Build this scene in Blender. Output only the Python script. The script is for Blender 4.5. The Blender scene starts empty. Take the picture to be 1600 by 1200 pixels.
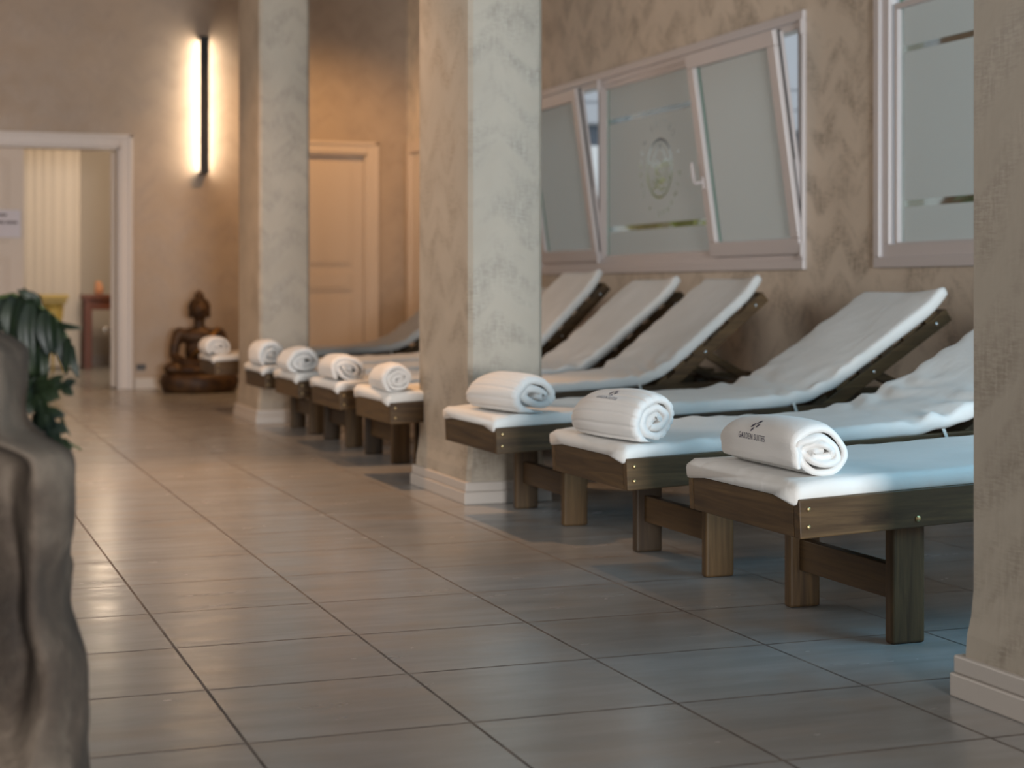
import bpy, bmesh, math, random
from mathutils import Vector, Matrix, noise
from mathutils.bvhtree import BVHTree

PI = math.pi
sc = bpy.context.scene
COL = sc.collection
random.seed(7)

# ------------------------------------------------------------------ camera
YAW = math.radians(19.966)
cd = bpy.data.cameras.new('camera')
cam = bpy.data.objects.new('camera', cd)
COL.objects.link(cam)
cam.location = (0, 0, 0.9)
cam.rotation_euler = (PI / 2, 0, -YAW)
cd.sensor_width = 36
cd.lens = 2615 / 1600 * 36
cd.shift_y = -0.09375
cd.clip_start = 0.05
cd.dof.use_dof = True
cd.dof.focus_distance = 4.4
cd.dof.aperture_fstop = 3.0
sc.camera = cam

# ------------------------------------------------------------------ world
w = bpy.data.worlds.new('world')
sc.world = w
w.use_nodes = True
bg = w.node_tree.nodes['Background']
bg.inputs[0].default_value = (0.80, 0.88, 0.95, 1)
bg.inputs[1].default_value = 1.12

sc.view_settings.view_transform = 'Standard'
sc.view_settings.look = 'None'
sc.view_settings.gamma = 1
sc.view_settings.exposure = 0.0
sc.view_settings.use_curve_mapping = False


def area(name, loc, target, sx, sy, power, col):
    l = bpy.data.lights.new(name, 'AREA')
    l.shape = 'RECTANGLE'
    l.size = sx
    l.size_y = sy
    l.energy = power
    l.color = col
    o = bpy.data.objects.new(name, l)
    COL.objects.link(o)
    o.location = loc
    d = Vector(target) - Vector(loc)
    o.rotation_euler = d.to_track_quat('-Z', 'Y').to_euler()
    return o


def spot(name, loc, target, power, col, ang=100, blend=0.8, rad=0.08):
    l = bpy.data.lights.new(name, 'SPOT')
    l.energy = power
    l.color = col
    l.spot_size = math.radians(ang)
    l.spot_blend = blend
    l.shadow_soft_size = rad
    o = bpy.data.objects.new(name, l)
    COL.objects.link(o)
    o.location = loc
    d = Vector(target) - Vector(loc)
    o.rotation_euler = d.to_track_quat('-Z', 'Y').to_euler()
    return o


def point(name, loc, power, col, rad=0.1):
    l = bpy.data.lights.new(name, 'POINT')
    l.energy = power
    l.color = col
    l.shadow_soft_size = rad
    o = bpy.data.objects.new(name, l)
    COL.objects.link(o)
    o.location = loc
    return o


COOL = (0.62, 0.86, 1.0)
WARM = (1.0, 0.54, 0.25)
# daylight through the windows of the near bay (right wall); unseen fill panels, with no glazing there, added behind the viewer and on the left
area('daylight_side_window', (4.40, 2.9, 1.9), (1.6, 4.4, 0.0), 3.6, 1.4, 115, (0.24, 0.68, 1.0))
area('added_rear_fill', (0.6, -7.6, 1.15), (1.9, 7, 1.0), 2.2, 1.5, 1150, (0.98, 0.97, 0.96))
area('added_left_fill', (-1.9, 7.3, 2.2), (4.4, 7.0, 1.0), 5.0, 2.4, 122, (1.0, 0.93, 0.87))
# warm lamps of the hall
spot('downlight_a', (1.75, 8.2, 3.55), (1.35, 7.0, 0), 330, WARM, 70)
spot('downlight_b', (0.9, 10.5, 3.55), (1.3, 10.6, 0), 190, WARM, 95)
spot('downlight_c', (3.3, 13.3, 3.55), (3.6, 14.9, 0.9), 185, (1.0, 0.55, 0.22), 100)
point('hall_lamp', (-0.6, 12.2, 2.4), 46, WARM, 0.5)
point('far_room_lamp', (2.15, 17.6, 2.2), 66, (1.0, 0.78, 0.56), 0.3)


# ------------------------------------------------------------------ materials
class NT:
    def __init__(s, name):
        s.m = bpy.data.materials.new(name)
        s.m.use_nodes = True
        s.t = s.m.node_tree
        s.b = s.t.nodes['Principled BSDF']
        s.out = s.t.nodes['Material Output']

    def n(s, typ, **kw):
        x = s.t.nodes.new(typ)
        for k, v in kw.items():
            setattr(x, k, v)
        return x

    def l(s, a, b):
        s.t.links.new(a, b)

    def math(s, op, a, b=None, c=None):
        x = s.n('ShaderNodeMath', operation=op)
        for i, v in enumerate((a, b, c)):
            if v is None:
                continue
            if isinstance(v, (int, float)):
                x.inputs[i].default_value = v
            else:
                s.l(v, x.inputs[i])
        return x.outputs[0]

    def pos(s):
        return s.n('ShaderNodeNewGeometry').outputs['Position']

    def mapping(s, vec, scale=(1, 1, 1), rot=(0, 0, 0), loc=(0, 0, 0)):
        x = s.n('ShaderNodeMapping')
        x.inputs['Scale'].default_value = scale
        x.inputs['Rotation'].default_value = rot
        x.inputs['Location'].default_value = loc
        s.l(vec, x.inputs[0])
        return x.outputs[0]

    def noise(s, vec, scale, detail=4, rough=0.55, dist=0.0):
        x = s.n('ShaderNodeTexNoise')
        x.inputs['Scale'].default_value = scale
        x.inputs['Detail'].default_value = detail
        x.inputs['Roughness'].default_value = rough
        x.inputs['Distortion'].default_value = dist
        s.l(vec, x.inputs['Vector'])
        return x.outputs['Fac']

    def ramp(s, fac, stops):
        x = s.n('ShaderNodeValToRGB')
        e = x.color_ramp.elements
        while len(e) < len(stops):
            e.new(0.5)
        for i, (p, c) in enumerate(stops):
            e[i].position = p
            e[i].color = (c[0], c[1], c[2], 1) if not isinstance(c, (int, float)) else (c, c, c, 1)
        s.l(fac, x.inputs[0])
        return x.outputs[0]

    def mix(s, fac, a, b):
        x = s.n('ShaderNodeMix', data_type='RGBA')
        if isinstance(fac, (int, float)):
            x.inputs[0].default_value = fac
        else:
            s.l(fac, x.inputs[0])
        for i, v in ((6, a), (7, b)):
            if isinstance(v, tuple):
                x.inputs[i].default_value = (v[0], v[1], v[2], 1)
            else:
                s.l(v, x.inputs[i])
        return x.outputs[2]

    def bump(s, h, strength=0.3, dist=0.01):
        x = s.n('ShaderNodeBump')
        x.inputs['Strength'].default_value = strength
        x.inputs['Distance'].default_value = dist
        s.l(h, x.inputs['Height'])
        s.l(x.outputs[0], s.b.inputs['Normal'])

    def set(s, col=None, rough=None, metal=None, spec=None):
        if col is not None:
            if isinstance(col, tuple):
                s.b.inputs['Base Color'].default_value = (col[0], col[1], col[2], 1)
            else:
                s.l(col, s.b.inputs['Base Color'])
        if rough is not None:
            if isinstance(rough, (int, float)):
                s.b.inputs['Roughness'].default_value = rough
            else:
                s.l(rough, s.b.inputs['Roughness'])
        if metal is not None:
            s.b.inputs['Metallic'].default_value = metal
        if spec is not None:
            s.b.inputs['Specular IOR Level'].default_value = spec
        return s.m


def plain(name, col, rough=0.5, metal=0.0, spec=None):
    n = NT(name)
    return n.set(col, rough, metal, spec)


def stucco(name, light, dark, amount=1.0, soft=False):
    """trowelled plaster with darker scratchy zigzag patches"""
    n = NT(name)
    p = n.pos()
    sep = n.n('ShaderNodeSeparateXYZ')
    n.l(p, sep.inputs[0])
    along = n.math('ADD', sep.outputs[0], sep.outputs[1])
    tri = n.math('PINGPONG', along, 0.16)
    tri2 = n.math('PINGPONG', n.math('ADD', n.math('MULTIPLY', along, 0.7), 0.07), 0.16)
    zz = n.math('ADD', sep.outputs[2], n.math('MULTIPLY', tri, 0.75))
    comb = n.n('ShaderNodeCombineXYZ')
    n.l(n.math('MULTIPLY', along, 3.2), comb.inputs[0])
    n.l(n.math('MULTIPLY', zz, 5.2), comb.inputs[1])
    n.l(tri2, comb.inputs[2])
    patches = n.noise(comb.outputs[0], 1.25, 3, 0.5, 0.3)
    pm = n.ramp(patches, [(0.44, 0.0), (0.64, 1.0)])
    scr = n.noise(n.mapping(p, (70, 70, 14)), 1.0, 4, 0.7)
    scr2 = n.noise(n.mapping(p, (26, 26, 190)), 1.0, 3, 0.7)
    sm = n.ramp(n.math('MULTIPLY', n.math('ADD', scr, scr2), 0.5), [(0.42, 0.05), (0.56, 1.0)])
    cloud = n.noise(p, 1.8, 4, 0.6, 0.2)
    f = n.math('MULTIPLY', pm, sm)
    f = n.math('MULTIPLY', f, 0.75 * amount)
    base = n.mix(n.ramp(cloud, [(0.3, 0.0), (0.7, 1.0)]), tuple(c * 0.86 for c in light), light)
    col = n.mix(f, base, dark)
    n.set(col, n.ramp(patches, [(0.3, 0.62), (0.7, 0.42)]))
    n.bump(n.math('ADD', n.math('MULTIPLY', scr, 0.5), n.math('MULTIPLY', patches, 0.6)), 0.25 if soft else 0.4, 0.004)
    return n.m


M = {}
M['stucco_window'] = stucco('stucco_window', (0.66, 0.565, 0.46), (0.24, 0.20, 0.155), 1.0)
M['stucco_pillar'] = stucco('stucco_pillar', (0.44, 0.39, 0.32), (0.19, 0.155, 0.115), 0.75)
M['stucco_far'] = stucco('stucco_far', (0.41, 0.325, 0.25), (0.25, 0.19, 0.145), 0.5, True)
M['white_trim'] = plain('white_trim', (0.60, 0.555, 0.53), 0.42)
M['skirting_white'] = plain('skirting_white', (0.50, 0.46, 0.42), 0.4)
M['window_frame'] = plain('window_frame', (0.60, 0.55, 0.54), 0.35)
M['gasket'] = plain('gasket', (0.012, 0.012, 0.012), 0.6)
M['door_paint'] = plain('door_paint', (0.56, 0.47, 0.39), 0.45)
M['ceiling'] = plain('ceiling', (0.20, 0.18, 0.16), 0.8)
M['plaster_dark'] = plain('plaster_dark', (0.17, 0.14, 0.115), 0.8)
M['cream_wall'] = plain('cream_wall', (0.62, 0.56, 0.49), 0.7)
M['black_metal'] = plain('black_metal', (0.012, 0.010, 0.009), 0.45)
M['chrome'] = plain('chrome', (0.7, 0.7, 0.7), 0.25, 1.0)
M['brass'] = plain('brass', (0.42, 0.32, 0.16), 0.35, 0.9)
M['red_wood'] = plain('red_wood', (0.16, 0.045, 0.02), 0.4)
M['gold_paint'] = plain('gold_paint', (0.55, 0.40, 0.10), 0.45)
M['salt'] = plain('salt', (0.75, 0.38, 0.22), 0.6)
M['socket'] = plain('socket', (0.06, 0.035, 0.02), 0.4)
M['paper'] = plain('paper', (0.62, 0.60, 0.66), 0.7)
M['ink'] = plain('ink', (0.12, 0.10, 0.12), 0.7)
M['navy_thread'] = plain('navy_thread', (0.018, 0.016, 0.06), 0.7)
M['glass_edge'] = plain('glass_edge', (0.03, 0.22, 0.14), 0.15)
M['tie'] = plain('tie', (0.72, 0.70, 0.66), 0.8)


def mk_floor():
    n = NT('floor_tiles')
    p = n.pos()
    sep = n.n('ShaderNodeSeparateXYZ')
    n.l(p, sep.inputs[0])
    X, Y = sep.outputs[0], sep.outputs[1]
    SX, OX, SY, OY = 0.4685, 0.637, 0.4665, 2.82
    dx = n.math('PINGPONG', n.math('SUBTRACT', X, OX), SX / 2 * 2)
    # distance to nearest grid line: pingpong(x, S/2) is 0 on multiples of S
    dx = n.math('PINGPONG', n.math('SUBTRACT', X, OX), SX / 2)
    dy = n.math('PINGPONG', n.math('SUBTRACT', Y, OY), SY / 2)
    gx = n.math('LESS_THAN', dx, 0.0036)
    gy = n.math('LESS_THAN', dy, 0.0042)
    g = n.math('MAXIMUM', gx, gy)
    cx = n.math('FLOOR', n.math('DIVIDE', n.math('SUBTRACT', X, OX), SX))
    cy = n.math('FLOOR', n.math('DIVIDE', n.math('SUBTRACT', Y, OY), SY))
    cid = n.n('ShaderNodeCombineXYZ')
    n.l(cx, cid.inputs[0])
    n.l(cy, cid.inputs[1])
    wn = n.n('ShaderNodeTexWhiteNoise', noise_dimensions='2D')
    n.l(cid.outputs[0], wn.inputs['Vector'])
    off = n.n('ShaderNodeVectorMath', operation='ADD')
    sca = n.n('ShaderNodeVectorMath', operation='SCALE')
    n.l(wn.outputs['Color'], sca.inputs[0])
    sca.inputs['Scale'].default_value = 6.0
    n.l(p, off.inputs[0])
    n.l(sca.outputs[0], off.inputs[1])
    st = n.noise(n.mapping(off.outputs[0], (2.2, 11, 1)), 1.0, 5, 0.6, 0.35)
    cl = n.noise(n.mapping(off.outputs[0], (3.0, 5, 1)), 1.0, 3, 0.5)
    c1 = n.ramp(st, [(0.25, (0.265, 0.265, 0.26)), (0.85, (0.37, 0.375, 0.375))])
    c2 = n.mix(n.ramp(cl, [(0.5, 0.0), (0.78, 0.45)]), c1, (0.34, 0.265, 0.20))
    tone = n.mix(n.math('MULTIPLY', wn.outputs['Value'], 0.14), c2, (0.24, 0.22, 0.19))
    grout = n.noise(p, 9, 3)
    gc = n.ramp(grout, [(0.42, (0.075, 0.062, 0.055)), (0.70, (0.17, 0.14, 0.115))])
    n.set(n.mix(g, tone, gc), None)
    rough = n.ramp(n.noise(n.mapping(p, (3, 9, 1)), 1.0, 4, 0.6), [(0.3, 0.19), (0.7, 0.28)])
    n.l(n.mix(g, rough, (0.7, 0.7, 0.7)), n.b.inputs['Roughness'])
    h = n.math('SUBTRACT', 1.0, g)
    n.bump(h, 0.22, 0.0015)
    n.b.inputs['Specular IOR Level'].default_value = 0.62
    return n.m


M['floor'] = mk_floor()


def mk_wood(axis):
    n = NT('stained_wood_' + axis)
    tc = n.n('ShaderNodeTexCoord').outputs['Object']
    oi = n.n('ShaderNodeObjectInfo')
    add = n.n('ShaderNodeVectorMath', operation='ADD')
    cmb = n.n('ShaderNodeCombineXYZ')
    for i in range(3):
        n.l(n.math('MULTIPLY', oi.outputs['Random'], 5.0 + i), cmb.inputs[i])
    n.l(tc, add.inputs[0])
    n.l(cmb.outputs[0], add.inputs[1])
    s = {'x': (1.6, 26, 26), 'y': (26, 1.6, 26), 'z': (26, 26, 1.6)}[axis]
    v = n.mapping(add.outputs[0], s)
    g1 = n.noise(v, 1.0, 6, 0.6, 1.2)
    g2 = n.noise(n.mapping(add.outputs[0], tuple(k * 3.2 for k in s)), 1.0, 3, 0.6)
    base = n.ramp(g1, [(0.30, (0.036, 0.021, 0.011)), (0.55, (0.092, 0.056, 0.026)), (0.78, (0.17, 0.105, 0.046))])
    tint = n.mix(n.ramp(oi.outputs['Random'], [(0.0, 0.65), (0.45, 0.0)]), base, (0.028, 0.022, 0.017))
    tint = n.mix(n.ramp(oi.outputs['Random'], [(0.55, 0.0), (1.0, 0.4)]), tint, (0.17, 0.10, 0.042))
    col = n.mix(n.ramp(g2, [(0.45, 0.0), (0.75, 0.45)]), tint, (0.030, 0.016, 0.010))
    n.set(col, n.ramp(g1, [(0.3, 0.42), (0.7, 0.56)]))
    n.b.inputs['Specular IOR Level'].default_value = 0.25
    n.bump(g2, 0.25, 0.001)
    return n.m


for a in 'xyz':
    M['wood_' + a] = mk_wood(a)


def mk_fabric():
    n = NT('mattress_canvas')
    p = n.pos()
    a = n.noise(p, 5.0, 3, 0.5)
    f = n.noise(p, 900, 2, 0.6)
    n.set(n.ramp(a, [(0.3, (0.69, 0.685, 0.66)), (0.7, (0.76, 0.755, 0.735))]), 0.75)
    n.b.inputs['Sheen Weight'].default_value = 0.15
    n.bump(n.math('ADD', n.noise(n.mapping(p, (9, 14, 9)), 1.0, 3, 0.5, 0.5), n.math('MULTIPLY', f, 0.05)), 0.35, 0.012)
    return n.m


M['fabric'] = mk_fabric()


def mk_terry():
    n = NT('white_terry')
    p = n.pos()
    f = n.noise(p, 330, 3, 0.7)
    n.set((0.80, 0.79, 0.77), 0.95)
    n.b.inputs['Sheen Weight'].default_value = 0.3
    n.bump(f, 0.6, 0.004)
    return n.m


M['terry'] = mk_terry()


def mk_film(name, col, tr=0.75):
    n = NT(name)
    p = n.pos()
    d = n.n('ShaderNodeBsdfDiffuse')
    t = n.n('ShaderNodeBsdfTranslucent')
    d.inputs[0].default_value = (0.82, 0.80, 0.76, 1)
    t.inputs[0].default_value = (*col, 1)
    mx = n.n('ShaderNodeMixShader')
    mx.inputs[0].default_value = tr
    n.l(d.outputs[0], mx.inputs[1])
    n.l(t.outputs[0], mx.inputs[2])
    n.l(mx.outputs[0], n.out.inputs['Surface'])
    return n.m


M['frost'] = mk_film('frosted_film', (0.73, 0.76, 0.77), 0.60)
M['vinyl'] = mk_film('pale_vinyl', (0.97, 0.98, 1.0), 0.85)


def mk_glass():
    n = NT('clear_glass')
    t = n.n('ShaderNodeBsdfTransparent')
    t.inputs[0].default_value = (0.93, 0.97, 0.95, 1)
    g = n.n('ShaderNodeBsdfGlossy')
    g.inputs['Roughness'].default_value = 0.03
    fr = n.n('ShaderNodeFresnel')
    fr.inputs[0].default_value = 1.45
    mx = n.n('ShaderNodeMixShader')
    n.l(n.math('MULTIPLY', fr.outputs[0], 0.7), mx.inputs[0])
    n.l(t.outputs[0], mx.inputs[1])
    n.l(g.outputs[0], mx.inputs[2])
    n.l(mx.outputs[0], n.out.inputs['Surface'])
    return n.m


M['glass'] = mk_glass()


def mk_emit(name, col, s):
    n = NT(name)
    e = n.n('ShaderNodeEmission')
    e.inputs[0].default_value = (*col, 1)
    e.inputs[1].default_value = s
    n.l(e.outputs[0], n.out.inputs['Surface'])
    return n.m


M['lamp_glow'] = mk_emit('lamp_glow', (1.0, 0.83, 0.64), 27)


def mk_rock():
    n = NT('sandstone')
    p = n.pos()
    a = n.noise(n.mapping(p, (1, 1, 0.6), (0, 0, 0), (3.1, 0, 0)), 4.2, 6, 0.62, 0.6)
    b = n.noise(p, 60, 5, 0.7)
    c = n.ramp(a, [(0.3, (0.012, 0.008, 0.006)), (0.50, (0.060, 0.043, 0.031)), (0.66, (0.16, 0.125, 0.095))])  # stone mottling, its darks deepened to stand in for shade in the hollow
    n.set(n.mix(n.ramp(b, [(0.55, 0.0), (0.75, 0.4)]), c, (0.10, 0.085, 0.065)), 0.85)
    n.bump(n.math('ADD', a, n.math('MULTIPLY', b, 0.4)), 0.6, 0.02)
    return n.m


M['rock'] = mk_rock()


def mk_leaf():
    n = NT('leaf_green')
    p = n.pos()
    a = n.noise(p, 18, 3)
    n.set(n.ramp(a, [(0.35, (0.006, 0.012, 0.010)), (0.7, (0.014, 0.024, 0.009))]), 0.45)
    n.b.inputs['Specular IOR Level'].default_value = 0.28
    n.bump(a, 0.3, 0.005)
    return n.m


M['leaf'] = mk_leaf()
M['stem'] = plain('plant_stem', (0.05, 0.07, 0.02), 0.5)


def mk_bronze():
    n = NT('aged_bronze')
    p = n.pos()
    a = n.noise(p, 14, 4, 0.6)
    n.set(n.ramp(a, [(0.38, (0.040, 0.018, 0.008)), (0.70, (0.11, 0.052, 0.016))]), 0.5, 0.3)
    n.bump(a, 0.4, 0.01)
    return n.m


M['bronze'] = mk_bronze()
M['gilt'] = plain('worn_gilt', (0.26, 0.13, 0.03), 0.45, 0.5)
M['outer_white'] = plain('outer_white', (0.92, 0.92, 0.91), 0.8)
M['outer_grey'] = plain('outer_grey', (0.56, 0.57, 0.60), 0.8)
M['outer_dark'] = plain('outer_dark', (0.10, 0.12, 0.15), 0.5)
M['outer_teal'] = plain('outer_teal', (0.12, 0.22, 0.22), 0.5)
M['outer_wood'] = plain('outer_wood', (0.20, 0.10, 0.05), 0.6)
M['outer_ground'] = plain('outer_ground', (0.50, 0.50, 0.47), 0.9)
M['hedge'] = plain('hedge_leaves', (0.42, 0.46, 0.07), 0.6)
M['banana'] = plain('banana_leaf', (0.05, 0.20, 0.05), 0.4)


# ------------------------------------------------------------------ mesh helpers
def box(bm, x0, x1, y0, y1, z0, z1, bev=0.0, seg=2, mat=None, mi=0):
    r = bmesh.ops.create_cube(bm, size=1.0)
    vs = r['verts']
    S = Matrix.Diagonal((abs(x1 - x0), abs(y1 - y0), abs(z1 - z0), 1))
    T = Matrix.Translation(((x0 + x1) / 2, (y0 + y1) / 2, (z0 + z1) / 2))
    bmesh.ops.transform(bm, matrix=T @ S, verts=vs)
    fs = set()
    for v in vs:
        fs.update(v.link_faces)
    if bev > 0:
        es = set()
        for v in vs:
            es.update(v.link_edges)
        r2 = bmesh.ops.bevel(bm, geom=list(es), offset=bev, segments=seg, affect='EDGES', profile=0.5)
        vs = list({v for f in r2['faces'] for v in f.verts} | {v for v in vs if v.is_valid})
        fs = set()
        for v in vs:
            fs.update(v.link_faces)
    if mat is not None:
        bmesh.ops.transform(bm, matrix=mat, verts=vs)
    for f in fs:
        if f.is_valid:
            f.material_index = mi
    return vs


def cyl(bm, p0, p1, r0, r1=None, n=16, caps=True):
    p0, p1 = Vector(p0), Vector(p1)
    r1 = r0 if r1 is None else r1
    d = p1 - p0
    r = bmesh.ops.create_cone(bm, cap_ends=caps, segments=n, radius1=r0, radius2=r1, depth=d.length)
    m = Matrix.Translation((p0 + p1) / 2) @ d.to_track_quat('Z', 'Y').to_matrix().to_4x4()
    bmesh.ops.transform(bm, matrix=m, verts=r['verts'])
    return r['verts']


def ell(bm, c, r, rot=None, sub=3):
    q = bmesh.ops.create_icosphere(bm, subdivisions=sub, radius=1)
    m = Matrix.Translation(c) @ (rot.to_matrix().to_4x4() if rot else Matrix()) @ Matrix.Diagonal((*r, 1))
    bmesh.ops.transform(bm, matrix=m, verts=q['verts'])
    return q['verts']


def tube(bm, pts, r, n=8):
    pts = [Vector(p) for p in pts]
    rs = r if isinstance(r, list) else [r] * len(pts)
    rings = []
    for i, p in enumerate(pts):
        t = (pts[min(i + 1, len(pts) - 1)] - pts[max(i - 1, 0)]).normalized()
        up = Vector((0, 0, 1)) if abs(t.z) < 0.9 else Vector((0, 1, 0))
        a = t.cross(up).normalized()
        b = t.cross(a)
        rings.append([bm.verts.new(p + (a * math.cos(2 * PI * k / n) + b * math.sin(2 * PI * k / n)) * rs[i]) for k in range(n)])
    for i in range(len(rings) - 1):
        for k in range(n):
            bm.faces.new((rings[i][k], rings[i][(k + 1) % n], rings[i + 1][(k + 1) % n], rings[i + 1][k]))
    bm.faces.new(rings[0][::-1])
    bm.faces.new(rings[-1])


def obj(name, bm, mats, parent=None, origin=None, smooth=False):
    """link the bmesh as ONE mesh object; the bmesh is in world coordinates"""
    bmesh.ops.recalc_face_normals(bm, faces=bm.faces)
    if origin is None:
        if parent is not None:
            origin = world_origin(parent)
        else:
            zs = [v.co.z for v in bm.verts]
            xs = [v.co.x for v in bm.verts]
            ys = [v.co.y for v in bm.verts]
            origin = Vector(((min(xs) + max(xs)) / 2, (min(ys) + max(ys)) / 2, min(zs)))
    origin = Vector(origin)
    bmesh.ops.translate(bm, verts=bm.verts, vec=-origin)
    me = bpy.data.meshes.new(name)
    bm.to_mesh(me)
    bm.free()
    if not isinstance(mats, (list, tuple)):
        mats = [mats]
    for m in mats:
        me.materials.append(m)
    if smooth:
        for p in me.polygons:
            p.use_smooth = True
    o = bpy.data.objects.new(name, me)
    COL.objects.link(o)
    if parent is None:
        o.location = origin
    else:
        o.parent = parent
        o.location = origin - world_origin(parent)
    return o


def world_origin(o):
    v = Vector((0, 0, 0))
    while o is not None:
        v += o.location
        o = o.parent
    return v


def B():
    return bmesh.new()


def thing(name, label, cat, loc=(0, 0, 0), group=None):
    o = bpy.data.objects.new(name, None)
    o.empty_display_size = 0.1
    COL.objects.link(o)
    o.location = loc
    o['label'] = label
    o['category'] = cat
    if group:
        o['group'] = group
    return o


def tag(o, label, cat, group=None, kind=None):
    o['label'] = label
    o['category'] = cat
    if group:
        o['group'] = group
    if kind:
        o['kind'] = kind
    return o


def struct(name, bm, mats, label=None, cat=None, parent=None, smooth=False):
    o = obj(name, bm, mats, parent, smooth=smooth)
    if parent is None:
        o['kind'] = 'structure'
        o['label'] = label
        o['category'] = cat
    return o


def sempty(name, label, cat, loc):
    o = thing(name, label, cat, loc)
    o['kind'] = 'structure'
    return o


def grid_mesh(bm, rows, closed_u=False, cap=False):
    """rows: list of rings (lists of Vector)"""
    R = [[bm.verts.new(p) for p in row] for row in rows]
    n = len(R[0])
    for i in range(len(R) - 1):
        for k in range(n if closed_u else n - 1):
            k2 = (k + 1) % n
            bm.faces.new((R[i][k], R[i][k2], R[i + 1][k2], R[i + 1][k]))
    if cap:
        bm.faces.new(R[0][::-1])
        bm.faces.new(R[-1])
    return R


# ------------------------------------------------------------------ room shell
XW = 4.45      # inner face of the window wall
YF = 15.15     # inner face of the far wall
CZ = 3.7
bm = B(); box(bm, -2.2, 4.75, -8.0, 20.3, -0.1, 0); struct('floor', bm, M['floor'], 'beige square floor tiles with thin dark grout running down the hall', 'floor')
bm = B(); box(bm, -2.2, 4.75, -8.0, 20.3, CZ, CZ + 0.1); struct('ceiling', bm, M['ceiling'], 'plain ceiling above the hall', 'ceiling')
bm = B(); box(bm, -2.2, -2.0, -8.0, 15.1, 0, CZ); struct('wall_left', bm, M['plaster_dark'], 'dark plastered wall on the left side of the hall', 'wall')
bm = B(); box(bm, -2.2, 4.75, -8.2, -8.0, 0, CZ); struct('wall_near', bm, M['plaster_dark'], 'plastered wall behind the viewer', 'wall')

# window wall with two openings
W1 = (7.77, 11.60, 1.04, 2.32)
W2 = (4.95, 7.010, 1.04, 2.62)
bm = B()
XO = XW + 0.24
box(bm, XW, XO, -8.0, W2[0], 0, CZ)
box(bm, XW, XO, W2[0], W2[1], 0, W2[2])
box(bm, XW, XO, W2[0], W2[1], W2[3], CZ)
box(bm, XW, XO, W2[1], W1[0], 0, CZ)
box(bm, XW, XO, W1[0], W1[1], 0, W1[2])
box(bm, XW, XO, W1[0], W1[1], W1[3], CZ)
box(bm, XW, XO, W1[1], 15.4, 0, CZ)
struct('wall_right', bm, M['stucco_window'], 'taupe trowelled plaster wall with dark zigzag marks and windows', 'wall')

# far wall with two door openings
D1 = (0.02, 1.80, 2.15)
D2 = (3.22, 4.06, 2.15)
bm = B()
for x0, x1, z0, z1 in ((-2.2, D1[0], 0, CZ), (D1[0], D1[1], D1[2], CZ), (D1[1], D2[0], 0, CZ), (D2[0], D2[1], D2[2], CZ), (D2[1], XW, 0, CZ)):
    box(bm, x0, x1, YF, YF + 0.2, z0, z1)
struct('wall_far', bm, M['stucco_far'], 'warm lit mottled plaster wall at the end of the hall', 'wall')

# skirting boards
def skirting(name, segs, label):
    bm = B()
    for x0, x1, y0, y1 in segs:
        box(bm, x0, x1, y0, y1, 0, 0.10, 0.004)
    struct(name, bm, M['skirting_white'], label, 'skirting board')
skirting('baseboard_far', [(1.93, 3.11, YF - 0.018, YF), (4.19, XW - 0.03, YF - 0.018, YF)], 'pale skirting board along the foot of the far wall')
skirting('baseboard_right', [(XW - 0.018, XW, -8, 14.95)], 'pale skirting board along the window wall behind the loungers')


# ------------------------------------------------------------------ pillars
def pillar(x0, x1, y0, y1, label):
    cx, cy = (x0 + x1) / 2, (y0 + y1) / 2
    root = sempty('pillar', label, 'pillar', (cx, cy, 0))
    bm = B()
    rows = []
    c = 0.018
    for z, g in ((0.0, .012), (0.10, 0.012), (0.14, 0.010), (0.18, 0.004), (0.24, 0), (CZ, 0)):
        a0, a1, b0, b1 = x0 - g, x1 + g, y0 - g, y1 + g
        rows.append([Vector(p) for p in ((a0 + c, b0, z), (a1 - c, b0, z), (a1, b0 + c, z), (a1, b1 - c, z), (a1 - c, b1, z), (a0 + c, b1, z), (a0, b1 - c, z), (a0, b0 + c, z))])
    grid_mesh(bm, rows, True, True)
    obj('shaft', bm, M['stucco_pillar'], root)
    bm = B()
    e = 0.030
    box(bm, x0 - e, x1 + e, y0 - e, y1 + e, 0, 0.052, 0.004)
    box(bm, x0 - e + 0.006, x1 + e - 0.006, y0 - e + 0.006, y1 + e - 0.006, 0.052, 0.092, 0.005)
    o = obj('plinth', bm, M['skirting_white'], root)
    return root
pillar(2.20, 2.545, 2.39, 3.115, 'plaster pillar closest to the viewer, cut by the right edge of the frame')
pillar(2.215, 2.545, 6.62, 7.355, 'broad plaster pillar in the middle of the frame with lounger in front')
pillar(2.215, 2.555, 11.0, 11.74, 'distant plaster pillar with bluish face beside the far doors')


# ------------------------------------------------------------------ loungers
BR = 0.097      # rail height


def smooth_path(pts, it=3):
    for _ in range(it):
        q = [pts[0]]
        for a, b in zip(pts, pts[1:]):
            q.append((a[0] * .75 + b[0] * .25, a[1] * .75 + b[1] * .25))
            q.append((a[0] * .25 + b[0] * .75, a[1] * .25 + b[1] * .75))
        q.append(pts[-1])
        pts = q
    return pts


def resample(pts, n):
    L = [0]
    for a, b in zip(pts, pts[1:]):
        L.append(L[-1] + math.hypot(b[0] - a[0], b[1] - a[1]))
    out = []
    j = 0
    for i in range(n):
        s = L[-1] * i / (n - 1)
        while j < len(L) - 2 and L[j + 1] < s:
            j += 1
        f = (s - L[j]) / max(1e-9, L[j + 1] - L[j])
        out.append((pts[j][0] + f * (pts[j + 1][0] - pts[j][0]), pts[j][1] + f * (pts[j + 1][1] - pts[j][1]), s))
    return out


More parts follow.
